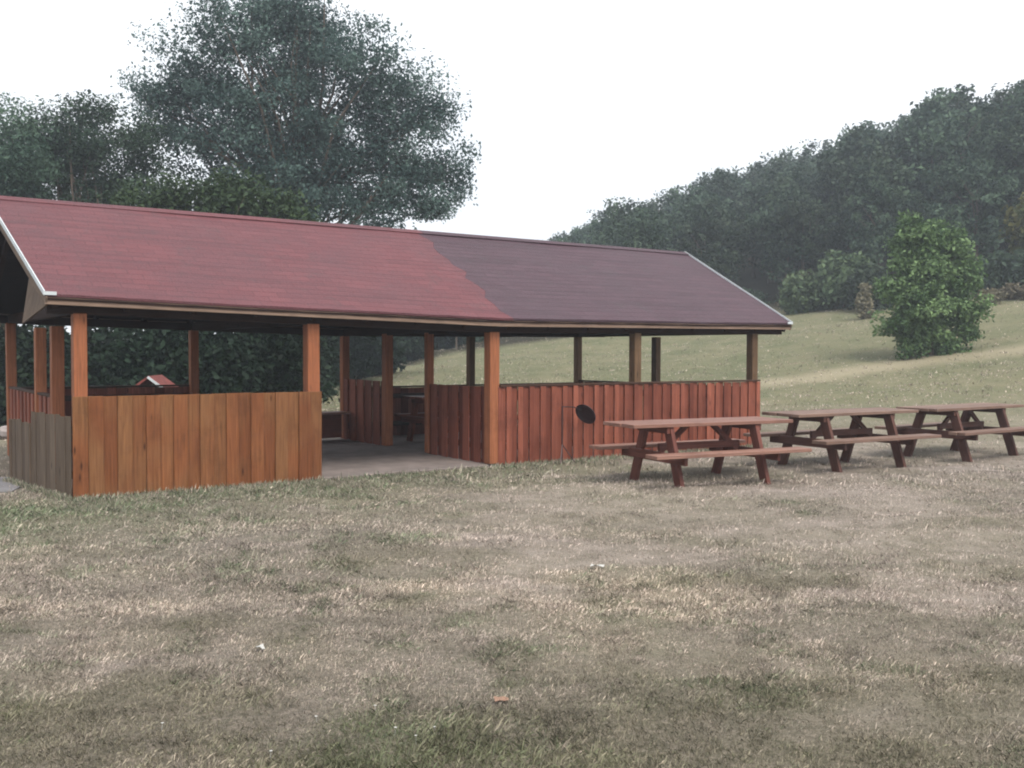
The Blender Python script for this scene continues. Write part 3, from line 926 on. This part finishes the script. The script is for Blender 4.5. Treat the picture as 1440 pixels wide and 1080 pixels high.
# bushes closing the view behind and beside the shelter: (px, base distance, top py, radius px)
def bush_at(name, px, Y, top_py, wpx, mat, label, seed, leaf=.14, ncl=120, per=55, group=None, cat='bush', crad=.5, tone=.25, sink=0):
    sc = Y / 1373.1
    bx = (px - 720) * sc; bz = gz1(bx, Y)
    _, tz = at_depth(px, Y, top_py)
    hgt = max(.5, tz - bz)
    r = np.random.default_rng(seed)
    w = wpx * sc
    root = empty(name, (bx, Y, bz), 0, label=label, cat=cat, group=group)
    lobes = []
    for i in range(7):
        a = r.random() * 6.28; q = r.random() ** .5 * w * .55
        rz = hgt * r.uniform(.28, .42)
        lobes.append((math.cos(a) * q, math.sin(a) * q * .8, r.uniform(.25, .62) * hgt, w * r.uniform(.4, .6), w * r.uniform(.4, .6), rz))
    lobes.append((0, 0, hgt * .72, w * .5, w * .5, hgt * .26))
    lobes.append((w * .3, 0, hgt * .2, w * .6, w * .6, hgt * .25)); lobes.append((-w * .3, 0, hgt * .2, w * .6, w * .6, hgt * .25))
    me, C = crown_mesh('foliage', lobes, ncl, per, leaf, mat, seed, crad, .25, tone)
    o = bpy.data.objects.new('foliage', me); link(o, root)
    sel = C[r.choice(len(C), 10, replace=False)]
    limbs_mesh('stem', hgt * .5, .07, [tuple(c) for c in sel if c[2] > .4], seed).build('stem', M['bark'], root, 0, True)
    return root
hedge = [(-420, 25, 425, 110), (-290, 25, 435, 100), (-170, 24, 420, 95), (-60, 24, 430, 90), (10, 23, 440, 75), (75, 26, 440, 80), (150, 27, 430, 80), (225, 24, 425, 80), (300, 24, 430, 75), (375, 25, 430, 70), (430, 34, 425, 45), (476, 40, 430, 42), (520, 42, 430, 44),
         (565, 50, 440, 38), (610, 56, 445, 36), (655, 60, 455, 34), (705, 62, 462, 32), (755, 62, 462, 32), (810, 62, 455, 34), (865, 62, 448, 34), (920, 62, 440, 36), (980, 61, 425, 38), (1040, 60, 410, 40)]
for i, (px, Y, ty_, wp) in enumerate(hedge):
    bush_at('hedge_bush', px, Y, ty_, wp, M['leaf_hedge'] if i < 15 else M['leaf_forest'],
            'dark green bush in the thick growth behind the shelter', 100 + i, leaf=.13 if Y < 35 else .19, ncl=190 if Y < 35 else 110, per=55, group='bushes behind the shelter', crad=.6)
# pale shrubs at the foot of the wood
for i, (px, Y, ty_, wp, mt, lab) in enumerate([
        (1135, 53, 385, 34, 'leaf_pale', 'pale green shrub beside the purple roof corner at the foot of the wood'),
        (1185, 52, 352, 44, 'leaf_pale', 'tall pale green shrub left of the round bush'),
        (1225, 50, 372, 26, 'leaf_forest', 'dull green shrub touching the left side of the round bush'),
        (1395, 46, 360, 34, 'leaf_forest', 'dark green shrub to the right of the round bush'),
        (1455, 45, 350, 40, 'leaf_forest', 'dark green shrub at the right edge under the yellowing tree')]):
    bush_at('shrub', px, Y, ty_, wp, M[mt], lab, 200 + i, leaf=.22, ncl=130, per=55, group='shrubs at the foot of the wood', crad=.6, tone=.3)
bush_at('dry_bush', 1216, 47, 395, 9, M['leaf_dry'], 'small reddish tan dry bush left of the round bush', 231, leaf=.16, ncl=30, per=40, crad=.3)
for i, (px, Y, tp_, wp) in enumerate([(1392, 42, 404, 14), (1420, 43, 400, 16), (1448, 42, 404, 14)]):
    bush_at('dry_weeds', px, Y, tp_, wp, M['leaf_dry'],
            ['tan dry weeds right of the round bush', 'grey tan dry weeds below the dark shrub at the right', 'tan dry weeds at the right picture edge', 'low reddish dry weeds under the right foot of the round bush', 'low dry weeds under the left foot of the round bush'][i],
            240 + i, leaf=.12, ncl=30, per=40, cat='weeds', crad=.28, group='dry weeds on the slope')

# wood on the hill: five kinds of tree, each copy an object of its own
protos = []
for k in range(6):
    r = np.random.default_rng(300 + k)
    hgt = 9.0
    lobes = [(0, 0, hgt * .80, 1.5, 1.5, 1.7)]
    for i in range(10):
        a = r.random() * 6.28; q = r.uniform(.6, 2.1)
        lobes.append((math.cos(a) * q, math.sin(a) * q, hgt * r.uniform(.30, .80), r.uniform(1.1, 1.9), r.uniform(1.1, 1.9), r.uniform(1.0, 1.7)))
    me, C = crown_mesh('crown', lobes, 150, 46, .21, M['leaf_forest'], 300 + k, .62, .35, .40)
    sel = C[r.choice(len(C), 12, replace=False)]
    tm = limbs_mesh('trunk', hgt * .7, .17, [tuple(c) for c in sel], 300 + k)
    to = tm.build('trunk', M['bark'], None, 0, True)
    tmesh = to.data; bpy.data.objects.remove(to)
    protos.append((me, tmesh))
def forest_tree(x, y, sc, k, lab, grp, mat=None, sz=1.0):
    root = empty('forest_tree', (x, y, gz1(x, y) - .3), random.random() * 6.28, label=lab, cat='tree', group=grp)
    root.scale = (sc, sc, sc * sz)
    for nm, me in (('crown', protos[k][0]), ('trunk', protos[k][1])):
        link(bpy.data.objects.new(nm, me), root)
    return root
fr_rng = random.Random(12)
cnt = 0
LAB = 'bluish green tree in the dense wood on the hillside'
for row in range(12):
    fD = row / 11
    aa = -.08 + fr_rng.uniform(0, .04)
    while aa < .72:
        ed = float(np.interp(aa, A_K, EDGE_D)); bd = float(np.interp(aa, A_K, BACK_D))
        Y = ed + 3.5 + (bd - ed - 3.5) * fD ** 1.15 + fr_rng.uniform(-1.6, 1.6)
        a2 = aa + fr_rng.uniform(-.012, .012)
        x = a2 * Y
        sc = fr_rng.uniform(.82, 1.12) * (1.0 + .1 * (a2 > .35))
        if a2 < .05: sc *= .70 if row < 6 else .85
        if row == 0: sc *= .72
        # keep the sky open beside the big tree
        lim_py = float(np.interp(a2, [-.1, .03, .13, .285, .42, .527, .8], [352, 345, 285, 205, 142, 118, 95]))
        bz = gz1(x, Y); ztop = H + (494 - lim_py) * Y / 1373.1
        if bz + 9 * sc > ztop + 1.2: sc = max(.45, (ztop - bz) / 9.0)
        elif row >= 9: sc = min(1.5, (ztop - bz) / 9.0 * fr_rng.uniform(.80, 1.10))
        forest_tree(x, Y, sc, fr_rng.randrange(6), LAB, 'trees of the hillside wood')
        cnt += 1
        aa += (5.0 + 1.2 * fD) / Y * fr_rng.uniform(.85, 1.2)
for px_, Y_, sc_ in ((1058, 78, .95), (1070, 92, 1.0), (1050, 98, 1.0), (1085, 70, .9), (1036, 86, .95)):
    forest_tree((px_ - 720) / 1373.1 * Y_, Y_, sc_, fr_rng.randrange(6), LAB, 'trees of the hillside wood')
print('forest trees', cnt)
tree('yellow_tree', 1450, 47, [(1452, 305, 22), (1440, 322, 14), (1468, 325, 26), (1456, 350, 22)], .26, 90, 45, M['leaf_autumn'], 'yellowing tree at the right picture edge before the wood', seed=41, trunk_r=.12, trunk_h=4, nlimb=12, crad=.6)

# ------------------------------------------------------------------ small things
def scrap(name, px, py, mat, size, label, cat, seed):
    p = hit(px, py)
    r = random.Random(seed)
    m = MB(); n = 9
    g = [[Vector(((i / 3 - .5) * size[0], (j / 3 - .5) * size[1], .018 + r.uniform(0, .018))) for i in range(4)] for j in range(4)]
    b0 = len(m.v); m.v += [v for row_ in g for v in row_]; m.v += [v - Vector((0, 0, .002)) for row_ in g for v in row_]
    for j in range(3):
        for i in range(3):
            a = b0 + j * 4 + i
            m.quadface([a, a + 1, a + 5, a + 4], [(0, 0)] * 4, .5); m.quadface([16 + a, 16 + a + 4, 16 + a + 5, 16 + a + 1], [(0, 0)] * 4, .5)
    o = m.build(name, M[mat], None)
    o.location = (p.x, p.y, gz1(p.x, p.y)); o.rotation_euler = (0, 0, r.uniform(-.5, .5))
    tag(o, label, cat)
scrap('paper_scrap', 840, 801, 'paper', (.11, .05), 'white paper scrap on the lawn below the nearest picnic table', 'litter', 1)
scrap('paper_scrap', 366, 921, 'paper', (.045, .05), 'tiny white paper scrap on the lawn at the lower left', 'litter', 2)
scrap('fallen_leaf', 705, 991, 'leaf_orange', (.07, .05), 'orange dry leaf on the lawn near the bottom centre', 'leaf', 3)

for k, (px, py) in enumerate([(555, 1046), (585, 1053), (612, 1036), (446, 1018), (528, 1010), (380, 1070), (227, 1036)]):
    p = hit(px, py); m = MB()
    m.tube([(0, 0, -.01), (.004, .003, .035)], [.0012, .001], 4, .2)
    for q in range(7):
        a = q * 6.283 / 7
        c, d = Vector((math.cos(a), math.sin(a), 0)), Vector((-math.sin(a), math.cos(a), 0))
        o_ = Vector((.004, .003, .036))
        b0 = len(m.v); m.v += [o_, o_ + c * .005 - d * .0024 + Vector((0, 0, .001)), o_ + c * .009 + Vector((0, 0, .002)), o_ + c * .005 + d * .0024 + Vector((0, 0, .001))]
        m.quadface([b0, b0 + 1, b0 + 2, b0 + 3], [(0, 0)] * 4, .5)
    o = m.build('daisy', M['paper'], None); o.location = (p.x, p.y, gz1(p.x, p.y)); o.rotation_euler = (0, 0, k)
    tag(o, 'tiny white daisy in the greener grass at the bottom of the picture', 'flower', 'daisies in the grass')

# path beside the left gable
m = MB()
a0, a1 = (-3.6, 1.2), (-.02, 4.6)
m.hexa([(-5.5, 1.0, -.06), (-.6, 1.0, -.06), (-.06, 2.4, -.06), (-5.5, 4.2, -.06), (-5.5, 1.0, .02), (-.6, 1.0, .02), (-.06, 2.4, .02), (-5.5, 4.2, .02)])
po = m.build('path', M['pathmat'], None); po.location = (X0, Y0, 0); po.rotation_euler = (0, 0, TH); tag(po, kind='structure', label='grey worn path beside the left gable', cat='path')

# pale stones by the growth at the far left
sx, sy = -9.6, 18.9
m = MB()
for i in range(7):
    c = Vector((random.uniform(-.9, .6), random.uniform(-.2, .2), random.uniform(.05, .22)))
    rr = random.uniform(.14, .24)
    prof = [(.01, -rr * .7), (rr * .8, -rr * .5), (rr, 0), (rr * .75, rr * .5), (.01, rr * .65)]
    m.lathe(prof, 9, random.random(), Matrix.Translation(c) @ Matrix.Rotation(random.random(), 4, 'X') @ Matrix.Scale(1.3, 4, (1, 0, 0)))
so = m.build('stone_heap', M['stone'], None); so.location = (sx, sy, gz1(sx, sy)); tag(so, 'low heap of pale stones at the far left of the grass', 'stones')

# small hut with red roof seen through the left bay
hx, hy = at_depth(218, 21, 545)[0], 21.0
hut = empty('garden_hut', (hx, hy, gz1(hx, hy)), TH - .5, label='small red roofed hut beyond the left bay of the shelter', cat='hut')
m = MB(); m.box((0, 0, .36), (.95, .9, .72)); m.build('wall', M['hut_wall'], hut)
m = MB()
for sg in (-1, 1):
    m.hexa([(0, -.6, 1.16), (sg * .68, -.6, .64), (sg * .68, .6, .64), (0, .6, 1.16), (0, -.6, 1.21), (sg * .70, -.6, .69), (sg * .70, .6, .69), (0, .6, 1.21)])
m.build('roof', M['hut_roof'], hut)
m = MB()
for sg in (1,):
    m.beam((0, -.615, 1.19), (sg * .69, -.615, .66), .02, .05, .5)
m.build('barge_board', M['white_metal'], hut)

# ------------------------------------------------------------------ air, sky, light
hb = MB()
hb.hexa([(-260, -40, -3.0), (260, -40, -3.0), (260, 260, -3.0), (-260, 260, -3.0), (-260, -40, 48), (260, -40, 48), (260, 260, 48), (-260, 260, 48)])
hm = bpy.data.materials.new('air'); hm.use_nodes = True; nt = hm.node_tree; nt.nodes.clear()
out = N(nt, 'ShaderNodeOutputMaterial'); pv = N(nt, 'ShaderNodeVolumePrincipled')
pv.inputs['Color'].default_value = (.80, .88, 1.0, 1); pv.inputs['Density'].default_value = .0016; pv.inputs['Anisotropy'].default_value = .3
nt.links.new(pv.outputs[0], out.inputs['Volume'])
USE_HAZE = True
if USE_HAZE:
    ho = hb.build('haze', hm, None); tag(ho, 'thin pale evening haze over the meadow', 'haze', kind='stuff')

SUN_EL, SUN_AZ = math.radians(54), math.radians(150)      # behind the camera, to its right (azimuth from +Y towards +X)
world = bpy.data.worlds.new('World'); scene.world = world; world.use_nodes = True
nt = world.node_tree; bg = nt.nodes['Background']
sky = N(nt, 'ShaderNodeTexSky'); sky.sky_type = 'NISHITA'; sky.sun_disc = False
sky.sun_elevation = SUN_EL; sky.sun_rotation = SUN_AZ; sky.dust_density = 4.0; sky.air_density = 1.2; sky.ozone_density = 1.0
# a layer of bright cloud over the clear sky
tc = N(nt, 'ShaderNodeTexCoord').outputs['Generated']
cl = noise(nt, tc, 2.2, 4, .55)
cloud = mix(nt, mapr(nt, cl, .3, .7), (9.4, 9.8, 10.3), (11.2, 11.4, 11.6))
skyc = mix(nt, .86, sky.outputs['Color'], cloud)
nt.links.new(skyc, bg.inputs['Color']); bg.inputs['Strength'].default_value = .072

sd = bpy.data.lights.new('sun', 'SUN'); sd.energy = 2.2; sd.angle = math.radians(30); sd.color = (1.0, .93, .84)
so = bpy.data.objects.new('sun', sd); link(so)
dirv = Vector((math.sin(SUN_AZ) * math.cos(SUN_EL), math.cos(SUN_AZ) * math.cos(SUN_EL), math.sin(SUN_EL)))
so.rotation_mode = 'QUATERNION'; so.rotation_quaternion = dirv.to_track_quat('Z', 'Y'); so.location = (6, -10, 14)

scene.view_settings.view_transform = 'Standard'; scene.view_settings.look = 'None'
scene.view_settings.exposure = 0.95; scene.view_settings.gamma = 1.0
scene.cycles.use_denoising = True
scene.cycles.max_bounces = 8; scene.cycles.volume_bounces = 1
scene.cycles.filter_width = 2.0
